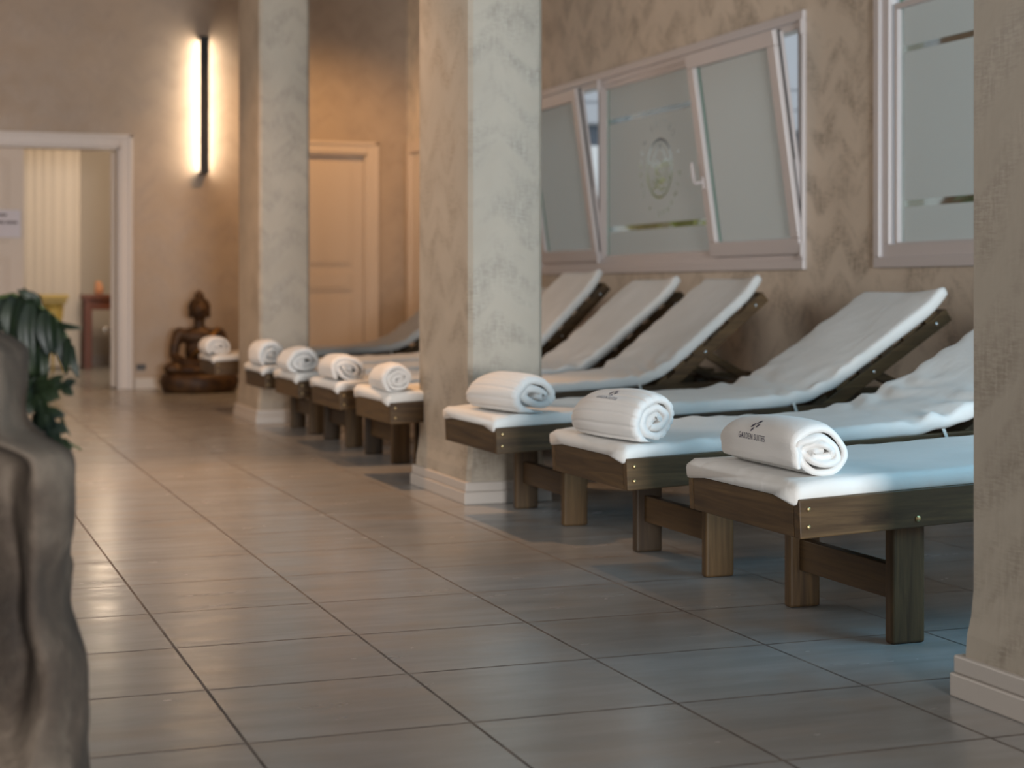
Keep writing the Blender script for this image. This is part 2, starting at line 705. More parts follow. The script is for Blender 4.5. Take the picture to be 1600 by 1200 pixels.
def lounger(label, y0, wd=0.62, xt=2.06, z0=0.285, slope=0.04, hx=3.40, bx=4.02, bz=0.80, seed=0, xe=4.16, wrinkle=1.0, slouch=0.0):
    y1 = y0 + wd
    root = thing('sun_lounger', label, 'sun lounger', ((xt + xe) / 2, (y0 + y1) / 2, 0), 'wooden sun loungers lined up under the windows')
    zb = lambda x: z0 + (x - xt) * slope
    zt = lambda x: zb(x) + BR
    ang = math.atan(slope)
    tilt = lambda x: Matrix.Translation((x, 0, zb(x))) @ Matrix.Rotation(-ang, 4, 'Y')
    # side rails (tilted boards)
    Lr = (xe - xt) / math.cos(ang)
    for (a, b) in ((y0, y0 + 0.03), (y1 - 0.03, y1)):
        bm = B(); box(bm, 0, Lr, a, b, 0, BR, 0.003, 2, tilt(xt))
        o = obj('side_rail', bm, M['wood_x'], root)
        yy = y0 - 0.001 if a == y0 else y1 + 0.001
        for (px, pz) in ((xt + 0.022, 0.028), (xt + 0.022, 0.072), (2.395, 0.022), (3.9, 0.022)):
            r = 0.0062 if px < 2.39 and px < xt + 0.1 else 0.0085
            bb = B(); ell(bb, (px, yy, zb(px) + pz), (r, 0.004, r), None, 2)
            obj('bolt', bb, M['brass'], o)
    bm = B(); box(bm, 0, 0.028, y0 + 0.03, y1 - 0.03, 0, BR, 0.003, 2, tilt(xt)); obj('end_board', bm, M['wood_y'], root)
    bm = B(); box(bm, -0.028, 0, y0 + 0.03, y1 - 0.03, 0, BR, 0.003, 2, tilt(xe)); obj('end_board', bm, M['wood_y'], root)
    # legs
    for lx in (2.34, 3.86):
        for ly, s in ((y0 + 0.031, 1), (y1 - 0.031, -1)):
            bm = B()
            a, b = (ly, ly + 0.036) if s > 0 else (ly - 0.036, ly)
            top = zb(lx) + 0.075
            box(bm, lx, lx + 0.098, a, b, 0, top, 0.008, 3)
            leg = obj('leg', bm, M['wood_z'], root)
        bm = B()
        h = 0.105 if z0 > 0.25 else 0.07
        box(bm, lx + 0.030, lx + 0.062, y0 + 0.066, y1 - 0.066, h, h + 0.088, 0.003)
        obj('stretcher', bm, M['wood_y'], root)
    # seat slats
    n = 11
    for i in range(n):
        x = xt + 0.06 + (hx - xt - 0.12) * i / (n - 1)
        bm = B(); box(bm, -0.03, 0.03, y0 + 0.031, y1 - 0.031, BR - 0.026, BR - 0.006, 0.002, 1, Matrix.Translation((x, 0, zb(x))) @ Matrix.Rotation(-ang, 4, 'Y'))
        obj('slat', bm, M['wood_y'], root)
    # back frame
    hz = zt(hx) - 0.035
    bl = math.hypot(bx - hx, bz - hz)
    ba = math.atan2(bz - hz, bx - hx)
    Tb = Matrix.Translation((hx, 0, hz)) @ Matrix.Rotation(-ba, 4, 'Y')
    for a in (y0 + 0.034, y1 - 0.062):
        bm = B(); box(bm, -0.03, bl + 0.02, a, a + 0.028, -0.052, 0.004, 0.003, 2, Tb)
        br = obj('back_rail', bm, M['wood_x'], root)
        for q in (0.45, 0.93):
            bb = B(); ell(bb, Tb @ Vector((bl * q, a - 0.001 if a < (y0 + y1) / 2 else a + 0.029, -0.024)), (0.008, 0.004, 0.008), None, 2)
            obj('bolt', bb, M['chrome'], br)
    for i in range(6):
        q = 0.06 + (bl - 0.12) * i / 5
        bm = B(); box(bm, q - 0.035, q + 0.035, y0 + 0.034, y1 - 0.034, 0.0045, 0.026, 0.002, 1, Tb)
        obj('slat', bm, M['wood_y'], root)
    bm = B(); box(bm, bl - 0.02, bl + 0.02, y0 + 0.062, y1 - 0.062, -0.052, 0.004, 0.002, 1, Tb); obj('back_crossbar', bm, M['wood_y'], root)
    # props
    piv = Tb @ Vector((bl * 0.45, 0, -0.02))
    fx = min(piv.x + 0.30, xe - 0.06)
    for a in (y0 + 0.066, y1 - 0.088):
        bm = B()
        d = Vector((fx, 0, zt(fx) - 0.03)) - piv
        m = Matrix.Translation((piv.x, 0, piv.z)) @ Matrix.Rotation(-math.atan2(d.z, d.x), 4, 'Y')
        box(bm, -0.02, d.length, a, a + 0.022, -0.02, 0.02, 0.003, 1, m)
        obj('prop_arm', bm, M['wood_x'], root)
    bm = B(); box(bm, fx - 0.02, fx + 0.02, y0 + 0.031, y1 - 0.031, zt(fx) - 0.055, zt(fx) - 0.02, 0.002); obj('prop_bar', bm, M['wood_y'], root)
    # mattress
    T = 0.042
    nx, nz = -math.sin(ba), math.cos(ba)
    st = lambda s: (hx + math.cos(ba) * s + nx * 0.038, hz + math.sin(ba) * s + nz * 0.038)
    p = [(xt - 0.012, zt(xt) + 0.001), (xt + 0.5, zt(xt + 0.5) + 0.002), (hx - 0.30, zt(hx - 0.30) + 0.002), (hx - 0.03 - slouch, zt(hx) + 0.012), st(0.16 + slouch), st(0.40), st(bl * 0.85), st(bl + 0.045)]
    pts = resample(smooth_path(p, 4), 110)
    m0, m1 = y0 + 0.006, y1 - 0.006
    yc, hw = (m0 + m1) / 2, (m1 - m0) / 2
    total = pts[-1][2]
    sk = next(q[2] for q in pts if q[0] >= hx - 0.02)
    rows = []
    prof = []
    for k in range(13):
        prof.append((-1 + 2 * k / 12, 1.0))                     # top left to right
    prof = [(-1.0, 0.30), (-1.006, 0.62), (-0.985, 0.90)] + [(-0.95 + 1.9 * k / 22, 1.0) for k in range(23)] + [(0.985, 0.90), (1.006, 0.62), (1.0, 0.30), (0.98, 0.05)] + [(0.94 - 1.88 * k / 6, 0.0) for k in range(7)] + [(-0.98, 0.05)]
    rnd = random.Random(seed)
    for i, (x, z, s) in enumerate(pts):
        x2, z2, _ = pts[min(i + 1, len(pts) - 1)]
        x1_, z1_, _ = pts[max(i - 1, 0)]
        t = Vector((x2 - x1_, 0, z2 - z1_)).normalized()
        nn = Vector((-t.z, 0, t.x))
        near_k = math.exp(-((s - sk) / 0.20) ** 2)
        endf = min(1, (min(s, total - s)) / 0.012 + 0.72)
        ring = []
        for (u, v) in prof:
            y = yc + u * hw * (1 - 0.006 * (1 - endf))
            q = Vector((x, y, z))
            top = v > 0.55
            h = T * v * endf
            if top:
                nv = noise.noise(Vector((s * 3.2, y * 3.0, seed * 3.1)))
                h += 0.006 * nv * wrinkle
                # folds radiating at the kink
                h += wrinkle * near_k * 0.011 * math.sin(s * 48 + 7 * noise.noise(Vector((s * 4, y * 5, seed)))) * (0.35 + 0.65 * abs(u)) * (0.4 + abs(noise.noise(Vector((y * 6, s * 2, seed + 9)))))
            if abs(u) > 0.9:
                sc_ = noise.noise(Vector((s * 14, u * 3, seed + 5)))
                h += (0.006 + 0.010 * near_k) * sc_ * wrinkle * (0.5 if v < 0.5 else 1)
                if v < 0.5:
                    h -= 0.010
                q.y += 0.004 * sc_ * (1 if u > 0 else -1)
            if s < 0.06 and u < -0.84:
                h -= (0.06 - s) / 0.06 * 0.009 * (abs(u) - 0.84) / 0.16
            if s > total - 0.16 and u < 0:
                h += ((s - total + 0.16) / 0.16) ** 2 * 0.030 * (-u) ** 2
            q += nn * h
            ring.append(q)
        rows.append(ring)
    bm = B()
    grid_mesh(bm, rows, True, True)
    mt = obj('mattress', bm, M['fabric'], root, smooth=True)
    # ties at the hinge, near and far side
    for yy, sg in ((y0 - 0.004, -1), (y1 + 0.004, 1)):
        bm = B()
        xx = hx - 0.10
        zz = zt(xx) + 0.015
        rows = []
        for k in range(7):
            f = k / 6
            c = Vector((xx + 0.018 * f, yy + sg * 0.004 * math.sin(f * PI), zz - 0.052 * f))
            rows.append([c + Vector((-0.006, -0.001, 0)), c + Vector((0.006, -0.001, 0)), c + Vector((0.006, 0.001, 0)), c + Vector((-0.006, 0.001, 0))])
        grid_mesh(bm, rows, True, True)
        obj('tie_string', bm, M['tie'], mt)
    root['_top'] = 0
    del root['_top']
    return lambda x: zt(x) + T + 0.002


tops = {}
tops[1] = lounger('wooden sun lounger closest to the viewer, its back hidden by the right pillar', 3.605, 0.615, seed=1, hx=3.35, wrinkle=0.6)
tops[2] = lounger('wooden sun lounger whose raised white back is cut off by the right pillar', 4.645, 0.625, seed=2, hx=3.28, bx=3.98, bz=0.80, wrinkle=1.5, slouch=0.05)
tops[3] = lounger('wooden sun lounger in front of the middle pillar, back low under the tilted window sash', 5.835, 0.625, seed=3, wrinkle=1.0)
tops[4] = lounger('sun lounger just behind the middle pillar, a prop arm showing under its back', 7.27, 0.615, seed=4, hx=3.38, bx=3.95, bz=0.865, wrinkle=1.1)
tops[5] = lounger('second sun lounger behind the middle pillar, middle of three backs under the window', 8.20, 0.62, seed=5, hx=3.40, bx=3.96, bz=0.865)
tops[6] = lounger('third sun lounger behind the middle pillar, its back touching the pillar edge', 9.14, 0.62, seed=6, hx=3.40, bx=3.91, bz=0.915)
tops[7] = lounger('fourth sun lounger behind the middle pillar, only its foot in front of the distant pillar', 10.06, 0.61, seed=7, hx=3.42, bx=4.0, bz=0.82)
tops[8] = lounger('farthest sun lounger, beyond the distant pillar and near the bronze statue', 11.80, 0.62, seed=9, hx=3.44, bx=4.0, bz=0.82)


# ------------------------------------------------------------------ towels
def towel(label, p0, p1, zrest, R=0.075, wide=1.05, turns=3.3, seed=0, end=2.4, ribs=True, flap=0.0, logo=None, far_taper=0.82, th=0.0135):
    """rolled towel: a thick sheet wound in a spiral, lying on its side. p0 near end, p1 far end (x, y)"""
    p0 = Vector((p0[0], p0[1], 0)); p1 = Vector((p1[0], p1[1], 0))
    ax = (p1 - p0); Lg = ax.length; ax.normalize()
    side = Vector((ax.y, -ax.x, 0))     # to the right when looking along the axis
    K = 30
    N = 420
    pitch = (R - 0.010) / turns
    t0, t1 = 0.0, turns * 2 * PI

    def centre(th_, sh):
        r = 0.010 + pitch * th_ / (2 * PI)
        r *= 1 + 0.13 * noise.noise(Vector((math.cos(th_) * 1.3, math.sin(th_) * 1.3, seed + th_ * 0.10)))
        f = th_ / t1
        a = th_ * -1 + end - t1 * -1
        x = math.cos(a) * r * wide
        z = math.sin(a) * r
        # the inner turns are flattened and lean over
        k1 = (1 - f) * (0.25 + 0.25 * math.sin(seed * 1.7) ** 2)
        la = 0.35 * math.sin(seed * 2.3)
        u_, v_ = x * math.cos(la) + z * math.sin(la), -x * math.sin(la) + z * math.cos(la)
        u_ *= 1 + k1 * 0.7; v_ *= 1 - k1
        x, z = u_ * math.cos(la) - v_ * math.sin(la), u_ * math.sin(la) + v_ * math.cos(la)
        x += (1 - f) * 0.008 * math.sin(seed * 2.1 + a)
        return x, z
    prof = []
    ths = [t0 + (t1 - t0) * i / (N - 1) for i in range(N)]
    cs = [centre(q, 0) for q in ths]
    if flap:
        cs = [(x, z) for x, z in cs]
    nor = []
    for i in range(N):
        a = cs[max(i - 1, 0)]; b = cs[min(i + 1, N - 1)]
        dx, dz = b[0] - a[0], b[1] - a[1]
        l = math.hypot(dx, dz) or 1
        nor.append((-dz / l, dx / l))
    h = pitch * 0.5 * 0.87
    outer, inner = [], []
    for i in range(N):
        x, z = cs[i]
        rr = math.hypot(x, z) + 1e-6
        sgn = 1 if (nor[i][0] * x + nor[i][1] * z) > 0 else -1
        hh = h
        if i < 4: hh = h * (0.4 + 0.15 * i)
        if i > N - 6: hh = h * (0.35 + 0.13 * (N - 1 - i))
        g = 0.0
        if ribs and ths[i] > t1 - 2 * PI * 0.98:
            arc = ths[i] * 15
            g = -0.0042 * max(0, math.cos(arc)) ** 3
        outer.append((x + nor[i][0] * sgn * (hh + g), z + nor[i][1] * sgn * (hh + g), ths[i]))
        inner.append((x - nor[i][0] * sgn * hh, z - nor[i][1] * sgn * hh, ths[i]))
    prof = outer + inner[::-1]
    zmin = -R * 0.84
    rows = []
    for k in range(K):
        f = k / (K - 1)
        e0 = math.exp(-(f * Lg / 0.022) ** 1.2)
        e1 = math.exp(-((1 - f) * Lg / 0.045) ** 1.3)
        s = (1 - 0.07 * e0 - 0.20 * e1) * (1 - (1 - far_taper) * f ** 1.6) * (1 + 0.06 * math.sin(f * PI))
        row = []
        wob = Vector((0.006 * math.sin(f * 5 + seed), 0, 0))
        for (x, z, q) in prof:
            xx = x * s; zz = z * s
            rr = math.hypot(x, z)
            nz_ = noise.noise(Vector((x * 16 + seed, z * 16, f * 2.5)))
            xx += 0.0035 * nz_; zz += 0.003 * nz_
            lo = zmin * s
            if zz < lo:
                xx *= 1 + 0.25 * (lo - zz) / R
                zz = lo + (zz - lo) * 0.12
            zz -= lo
            # telescoping turns on the near end
            off = e0 * (0.016 * noise.noise(Vector((q * 0.55, seed, 2.2))) - 0.010 * (1 - rr / R))
            row.append(p0 + ax * (f * Lg + off) + side * -xx + Vector((0, 0, zz + zrest)) + wob)
        rows.append(row)
    zlow = min(v.z for r in rows for v in r)
    for r in rows:
        for v in r:
            v.z += zrest - zlow
    bm = B()
    grid_mesh(bm, rows, True, False)
    # end faces of the sheet: quads between outer and inner outline
    bm.verts.ensure_lookup_table()
    n = len(prof)
    for base in (0, (K - 1) * n):
        for i in range(N - 1):
            a, b = base + i, base + i + 1
            c, d = base + n - 1 - (i + 1), base + n - 1 - i
            try:
                bm.faces.new((bm.verts[a], bm.verts[b], bm.verts[c], bm.verts[d]))
            except ValueError:
                pass
    bmesh.ops.recalc_face_normals(bm, faces=bm.faces)
    bvh = BVHTree.FromBMesh(bm)
    o = obj('rolled_towel', bm, M['terry'], None, smooth=True)
    tag(o, label, 'towel', 'rolled white towels on the foot ends of the loungers')
    if logo:
        embroider(o, bvh, p0, ax, side, zrest, R, Lg, **logo)
    return o


def text_polys(txt, size):
    cu = bpy.data.curves.new('tmp_text', 'FONT')
    cu.body = txt
    cu.size = size
    cu.align_x = 'CENTER'
    cu.align_y = 'CENTER'
    cu.resolution_u = 3
    cu.space_character = 1.12
    ob = bpy.data.objects.new('tmp_text', cu)
    COL.objects.link(ob)
    dg = bpy.context.evaluated_depsgraph_get()
    me = bpy.data.meshes.new_from_object(ob.evaluated_get(dg))
    vs = [(v.co.x, v.co.y) for v in me.vertices]
    fs = [tuple(p.vertices) for p in me.polygons]
    bpy.data.objects.remove(ob)
    bpy.data.curves.remove(cu)
    bpy.data.meshes.remove(me)
    return vs, fs


def emblem_polys(s):
    """two slanted pairs of small leaves"""
    vs, fs = [], []
    for cx, cy, a, l, w_ in ((-0.48, -0.02, 0.65, 0.66, 0.27), (-0.20, -0.40, 0.65, 0.52, 0.22), (0.20, 0.36, 0.65, 0.66, 0.27), (0.46, -0.02, 0.65, 0.52, 0.24)):
        b = len(vs)
        m = 14
        for i in range(m):
            t = 2 * PI * i / m
            x, y = math.cos(t) * l / 2, math.sin(t) * w_ / 2
            vs.append(((cx + x * math.cos(a) - y * math.sin(a)) * s, (cy + x * math.sin(a) + y * math.cos(a)) * s))
        fs.append(tuple(range(b, b + m)))
    return vs, fs


def embroider(o, bvh, p0, ax, side, zrest, R, Lg, u=0.55, phi=50, size=0.019, flip=1):
    """u: place along the roll, phi: degrees up from the corridor side"""
    tv, tf = text_polys('GARDEN SUITES', size)
    ev, ef = emblem_polys(0.030)
    for nm, vs, fs, dv in (('embroidered_lettering', tv, tf, -0.012), ('embroidered_emblem', ev, ef, 0.018)):
        bm = B()
        vv = []
        c = p0 + ax * (u * Lg) + Vector((0, 0, zrest + R * 0.85))
        for (x, y) in vs:
            ang = math.radians(phi) + (y + dv) / R
            dirn = -side * math.cos(ang) + Vector((0, 0, 1)) * math.sin(ang)
            org = c - ax * x * flip + dirn * (R * 2.2)
            hit = bvh.ray_cast(org, -dirn, R * 3)
            pt = (hit[0] + dirn * 0.0012) if hit[0] is not None else (c + dirn * R)
            vv.append(bm.verts.new(pt))
        for f in fs:
            try:
                bm.faces.new([vv[i] for i in f])
            except ValueError:
                pass
        x = obj(nm, bm, M['navy_thread'], o)
        x['label'] = 'small navy blue stitched ' + ('letters' if 'letter' in nm else 'leaf emblem')


side_dummy = None
towel('plump rolled white towel with navy lettering on the lounger closest to the viewer', (2.145, 3.665), (2.175, 4.14), tops[1](2.17), R=0.074, wide=1.02, turns=3.4, seed=1, end=-0.6, ribs=False, logo=dict(u=0.47, phi=22, size=0.0195), far_taper=0.86)
towel('ribbed rolled white towel with navy lettering, left of the one nearest the viewer', (2.155, 4.665), (2.115, 5.10), tops[2](2.15), R=0.082, wide=0.96, turns=2.7, seed=2, end=-1.35, logo=dict(u=0.42, phi=50, size=0.0155), far_taper=0.88)
towel('ribbed rolled white towel with loose hooked end, in front of the middle pillar', (2.225, 5.86), (2.155, 6.28), tops[3](2.2), R=0.082, wide=1.22, turns=2.2, seed=3, end=-1.9, logo=dict(u=0.42, phi=82, size=0.017), far_taper=0.88)
towel('small round rolled towel directly left of the middle pillar', (2.115, 7.315), (2.125, 7.70), tops[4](2.12), R=0.070, wide=1.06, turns=3.2, seed=5, end=-1.8, ribs=False, logo=dict(u=0.5, phi=80, size=0.012))
towel('wide rolled towel on the second foot end left of the middle pillar', (2.12, 8.24), (2.13, 8.68), tops[5](2.12), R=0.075, wide=1.18, turns=2.6, seed=6, end=-0.7, ribs=False)
towel('rolled towel on the third foot end left of the middle pillar', (2.10, 9.19), (2.12, 9.62), tops[6](2.1), R=0.076, wide=1.15, turns=2.4, seed=7, end=-1.1, ribs=False)
towel('rolled towel seen against the side of the distant pillar', (2.115, 10.12), (2.115, 10.54), tops[7](2.11), R=0.083, wide=1.0, turns=2.3, seed=8, end=-0.9, ribs=False)
towel('farthest rolled towel, in front of the bronze statue', (2.10, 11.86), (2.09, 12.26), tops[8](2.1), R=0.072, wide=1.25, turns=2.4, seed=9, end=-0.8, ribs=False)


# ------------------------------------------------------------------ windows
def frame_ring(bm, y0, y1, z0, z1, wd, x0, x1, bev=0.004, m=None):
    box(bm, x0, x1, y0, y1, z0, z0 + wd, bev, 2, m)
    box(bm, x0, x1, y0, y1, z1 - wd, z1, bev, 2, m)
    box(bm, x0, x1, y0, y0 + wd, z0 + wd, z1 - wd, bev, 2, m)
    box(bm, x0, x1, y1 - wd, y1, z0 + wd, z1 - wd, bev, 2, m)


def pane(parent, y0, y1, z0, z1, x, m=None, strips=((1.276, 1.312), (2.0, 2.036)), clear=0.022):
    """clear glass with frosted film bands on its room side"""
    bm = B(); box(bm, x, x + 0.006, y0 - 0.004, y1 + 0.004, z0 - 0.004, z1 + 0.004, 0, 1, m)
    g = obj('glass_pane', bm, M['glass'], parent)
    zs = [z0]
    for a, b in strips:
        zs += [a, b]
    zs.append(z1)
    bm = B()
    for i in range(0, len(zs), 2):
        box(bm, x - 0.0015, x - 0.0005, y0 + 0.004, y1 - clear, zs[i], zs[i + 1], 0, 1, m)
    f = obj('frosted_film', bm, M['frost'], g)
    g['film'] = f.name
    bm = B(); box(bm, x - 0.003, x + 0.001, y1 - 0.012, y1 - 0.006, z0, z1, 0, 1, m)
    e = obj('glass_edge', bm, M['glass_edge'], g)
    e['label'] = 'green edge line of the glass'
    return g


def handle(parent, y, z, x, m=None):
    bm = B()
    box(bm, x - 0.010, x, y - 0.014, y + 0.014, z - 0.04, z + 0.03, 0.004, 2, m)
    pts = [Vector((x - 0.005, y, z)), Vector((x - 0.045, y, z)), Vector((x - 0.053, y + 0.006, z + 0.004)), Vector((x - 0.055, y + 0.008, z + 0.02)), Vector((x - 0.055, y + 0.010, z + 0.12))]
    if m is not None:
        pts = [m @ p for p in pts]
    tube(bm, pts, 0.011, 10)
    return obj('handle', bm, M['window_frame'], parent)


# window_1: tilted sash, fixed pane, tilted sash
w1 = sempty('window_1', 'long white framed window with two sashes tilted inward around a fixed pane', 'window', (XW, (W1[0] + W1[1]) / 2, 0.997))
bm = B()
frame_ring(bm, W1[0] - 0.044, W1[1] + 0.044, 0.997, 2.361, 0.052, XW - 0.022, XW + 0.002, 0.005)
obj('casing', bm, M['window_frame'], w1)
bm = B()
frame_ring(bm, W1[0], W1[1], W1[2], W1[3], 0.05, XW + 0.0, XW + 0.075, 0.004)
for yy in (8.80, 10.50):
    box(bm, XW, XW + 0.075, yy - 0.035, yy + 0.035, W1[2] + 0.05, W1[3] - 0.05, 0.004)
obj('outer_frame', bm, M['window_frame'], w1)
# fixed pane
bm = B()
frame_ring(bm, 8.835, 10.465, 1.085, 2.275, 0.035, XW + 0.012, XW + 0.05, 0.003)
obj('glazing_bead', bm, M['window_frame'], w1)
gp = pane(w1, 8.87, 10.43, 1.118, 2.242, XW + 0.03)


def place_flat(vs, fs, bm, f):
    vv = [bm.verts.new(f(x, y)) for x, y in vs]
    for q in fs:
        try:
            bm.faces.new([vv[i] for i in q])
        except ValueError:
            pass


LC = (9.604, 1.655)
lx = XW + 0.024
bm = B()
msg = 'GARDEN SUITES \u2022 PINAMAR \u2022 '
rad = 0.285
for i, ch in enumerate(msg):
    if ch == ' ':
        continue
    a = math.radians(212 - i * 360 / len(msg))
    if ch == '\u2022':
        vs = [(0.011 * math.cos(k * PI / 5), 0.011 * math.sin(k * PI / 5)) for k in range(10)]
        fs = [tuple(range(10))]
    else:
        vs, fs = text_polys(ch, 0.062)
    cx_, cz_ = math.cos(a) * rad, math.sin(a) * rad
    rot = a - PI / 2
    place_flat(vs, fs, bm, lambda x, y: Vector((lx, LC[0] - (cx_ + x * math.cos(rot) - y * math.sin(rot)), LC[1] + cz_ + x * math.sin(rot) + y * math.cos(rot))))
cut_bms = [bm]


def band2d(pts, wd):
    """stroke as polys in logo space"""
    vs, fs = [], []
    for i, p in enumerate(pts):
        a = pts[max(i - 1, 0)]; b = pts[min(i + 1, len(pts) - 1)]
        dx, dy = b[0] - a[0], b[1] - a[1]
        l = math.hypot(dx, dy) or 1
        nx_, ny_ = -dy / l * wd / 2, dx / l * wd / 2
        vs += [(p[0] + nx_, p[1] + ny_), (p[0] - nx_, p[1] - ny_)]
    for i in range(len(pts) - 1):
        fs.append((2 * i, 2 * i + 1, 2 * i + 3, 2 * i + 2))
    return vs, fs


bm = B()
F = lambda x, y: Vector((lx, LC[0] - x, LC[1] + y))
strokes = [[(0.183 * math.cos(t * PI / 24), 0.183 * math.sin(t * PI / 24)) for t in range(49)]]
strokes.append([(0.0 - 0.085 * math.sin(t * PI / 12), 0.155 - 0.17 * (t / 12) ** 0.8) for t in range(12)])
strokes.append([(0.0 + 0.085 * math.sin(t * PI / 12), 0.155 - 0.17 * (t / 12) ** 0.8) for t in range(12)])
strokes.append([(-0.15 + 0.025 * t, 0.03 + 0.022 * math.sin(t * 1.6)) for t in range(13)])
strokes.append([(-0.06 + 0.015 * t, 0.0 - 0.012 * t + 0.01 * math.sin(t * 2)) for t in range(9)])
strokes.append([(-0.11 + 0.022 * t, -0.085 + 0.018 * math.cos(t * 1.5)) for t in range(11)])
strokes.append([(0.055 * math.cos(t * PI / 8), -0.04 + 0.055 * math.sin(t * PI / 8)) for t in range(17)])
strokes.append([(0.16, 0.02), (0.13, 0.05), (0.09, 0.05), (0.10, -0.02), (0.145, -0.08)])
strokes.append([(-0.10, -0.13), (-0.03, -0.11), (0.03, -0.14), (0.09, -0.12)])
for i, s_ in enumerate(strokes):
    bm = B()
    vs, fs = band2d(s_, 0.018 if i == 0 else 0.013)
    if i == 0:
        vs = vs[:-2]
        m_ = len(vs)
        fs = fs[:-1] + [(m_ - 2, m_ - 1, 1, 0)]
    place_flat(vs, fs, bm, F)
    cut_bms.append(bm)
# the emblem and letters are cut out of the film, clear glass shows there
film = bpy.data.objects[gp['film']]
cutters = []
for bm in cut_bms:
    r = bmesh.ops.extrude_face_region(bm, geom=list(bm.faces))
    bmesh.ops.translate(bm, verts=[v for v in r['geom'] if isinstance(v, bmesh.types.BMVert)], vec=(0.012, 0, 0))
    co = obj('cutter', bm, M['frost'], None)
    cutters.append(co)
    md = film.modifiers.new('cut', 'BOOLEAN')
    md.operation = 'DIFFERENCE'
    md.object = co
    md.solver = 'EXACT'
    md.use_self = True
bpy.context.view_layer.update()
dg = bpy.context.evaluated_depsgraph_get()
new_me = bpy.data.meshes.new_from_object(film.evaluated_get(dg))
film.modifiers.clear()
film.data = new_me
for co in cutters:
    bpy.data.objects.remove(co)


def sash(y0, y1, root):
    z0, z1 = 1.078, 2.262
    ang = math.atan(0.165 / 1.165)
    m = Matrix.Translation((XW - 0.026, 0, z0)) @ Matrix.Rotation(-ang, 4, 'Y') @ Matrix.Translation((-(XW - 0.026), 0, -z0))
    bm = B()
    frame_ring(bm, y0, y1, z0, z1, 0.085, XW - 0.026, XW + 0.004, 0.006, m)
    frame_ring(bm, y0 + 0.012, y1 - 0.012, z0 + 0.012, z1 - 0.012, 0.07, XW + 0.0035, XW + 0.045, 0.003, m)
    s = obj('tilted_sash', bm, M['window_frame'], root)
    bm = B()
    box(bm, XW + 0.0045, XW + 0.017, y0 + 0.003, y0 + 0.0118, z0 + 0.50, z1 - 0.01, 0, 1, m)
    box(bm, XW + 0.0045, XW + 0.012, y0 + 0.003, y0 + 0.0118, z0 + 0.02, z0 + 0.50, 0, 1, m)
    box(bm, XW + 0.0045, XW + 0.030, y0 + 0.012, y1 - 0.012, z1 - 0.0118, z1 - 0.003, 0, 1, m)
    g = obj('gasket', bm, M['gasket'], s)
    g['label'] = 'black rubber seal on the sash edge'
    pane(s, y0 + 0.088, y1 - 0.088, z0 + 0.088, z1 - 0.088, XW + 0.004, m, strips=(), clear=0.034)
    handle(s, y1 - 0.035, z0 + 0.44, XW - 0.026, m)
    bm = B()
    box(bm, XW - 0.034, XW - 0.006, y0 - 0.022, y0 - 0.004, z0 - 0.01, z0 + 0.06, 0.003)
    box(bm, XW - 0.034, XW - 0.006, y0 - 0.022, y0 - 0.004, z1 - 0.03, z1 + 0.05, 0.003)
    obj('hinge', bm, M['window_frame'], root)


sash(7.745, 8.79, w1)
sash(10.485, 11.53, w1)

# window_2: fixed frosted window close to the viewer
w2 = sempty('window_2', 'frosted window with white frame cut off by the right pillar', 'window', (XW, (W2[0] + W2[1]) / 2, 0.997))
bm = B(); frame_ring(bm, W2[0] - 0.04, W2[1] + 0.04, 0.997, 2.66, 0.052, XW - 0.022, XW + 0.002, 0.005); obj('casing', bm, M['window_frame'], w2)
bm = B(); frame_ring(bm, W2[0], W2[1], W2[2], W2[3], 0.07, XW - 0.004, XW + 0.06, 0.004); obj('outer_frame', bm, M['window_frame'], w2)
bm = B(); frame_ring(bm, 5.30, 6.905, 1.09, 2.26, 0.028, XW + 0.004, XW + 0.03, 0.003); obj('glazing_bead', bm, M['window_frame'], w2)
pane(w2, 5.02, 6.89, 1.112, 2.55, XW + 0.028, None, strips=((1.284, 1.317), (2.02, 2.05)), clear=0.040)

# ------------------------------------------------------------------ doors of the far wall
def casing(bm, x0, x1, zt, y):
    wd = 0.11
    for a, b, z0, z1 in ((x0 - wd, x0, 0, zt + wd), (x1, x1 + wd, 0, zt + wd), (x0, x1, zt, zt + wd)):
        box(bm, a, b, y - 0.02, y + 0.001, z0, z1, 0.005)
    box(bm, x0 - wd, x0 - wd + 0.03, y - 0.034, y - 0.018, 0, zt + wd, 0.004)
    box(bm, x1 + wd - 0.03, x1 + wd, y - 0.034, y - 0.018, 0, zt + wd, 0.004)
    box(bm, x0 - wd, x1 + wd, y - 0.034, y - 0.018, zt + wd - 0.03, zt + wd, 0.004)
    for a, b in ((x0 - 0.001, x0 + 0.02), (x1 - 0.02, x1 + 0.001)):
        box(bm, a, b, y - 0.002, y + 0.2, 0, zt)
    box(bm, x0, x1, y - 0.002, y + 0.2, zt - 0.02, zt + 0.001)


def leaf(bm, x0, x1, z1, y, panels, th=0.04):
    """panelled door leaf facing -Y"""
    box(bm, x0, x1, y, y + th, 0.008, z1, 0.003)
    for a, b, c, d in panels:
        for q, e in ((0, 0.010), (0.028, 0.006)):
            pass
        box(bm, a, b, y - 0.008, y + 0.002, c, d, 0.006)
        box(bm, a + 0.03, b - 0.03, y - 0.012, y - 0.006, c + 0.03, d - 0.03, 0.005)


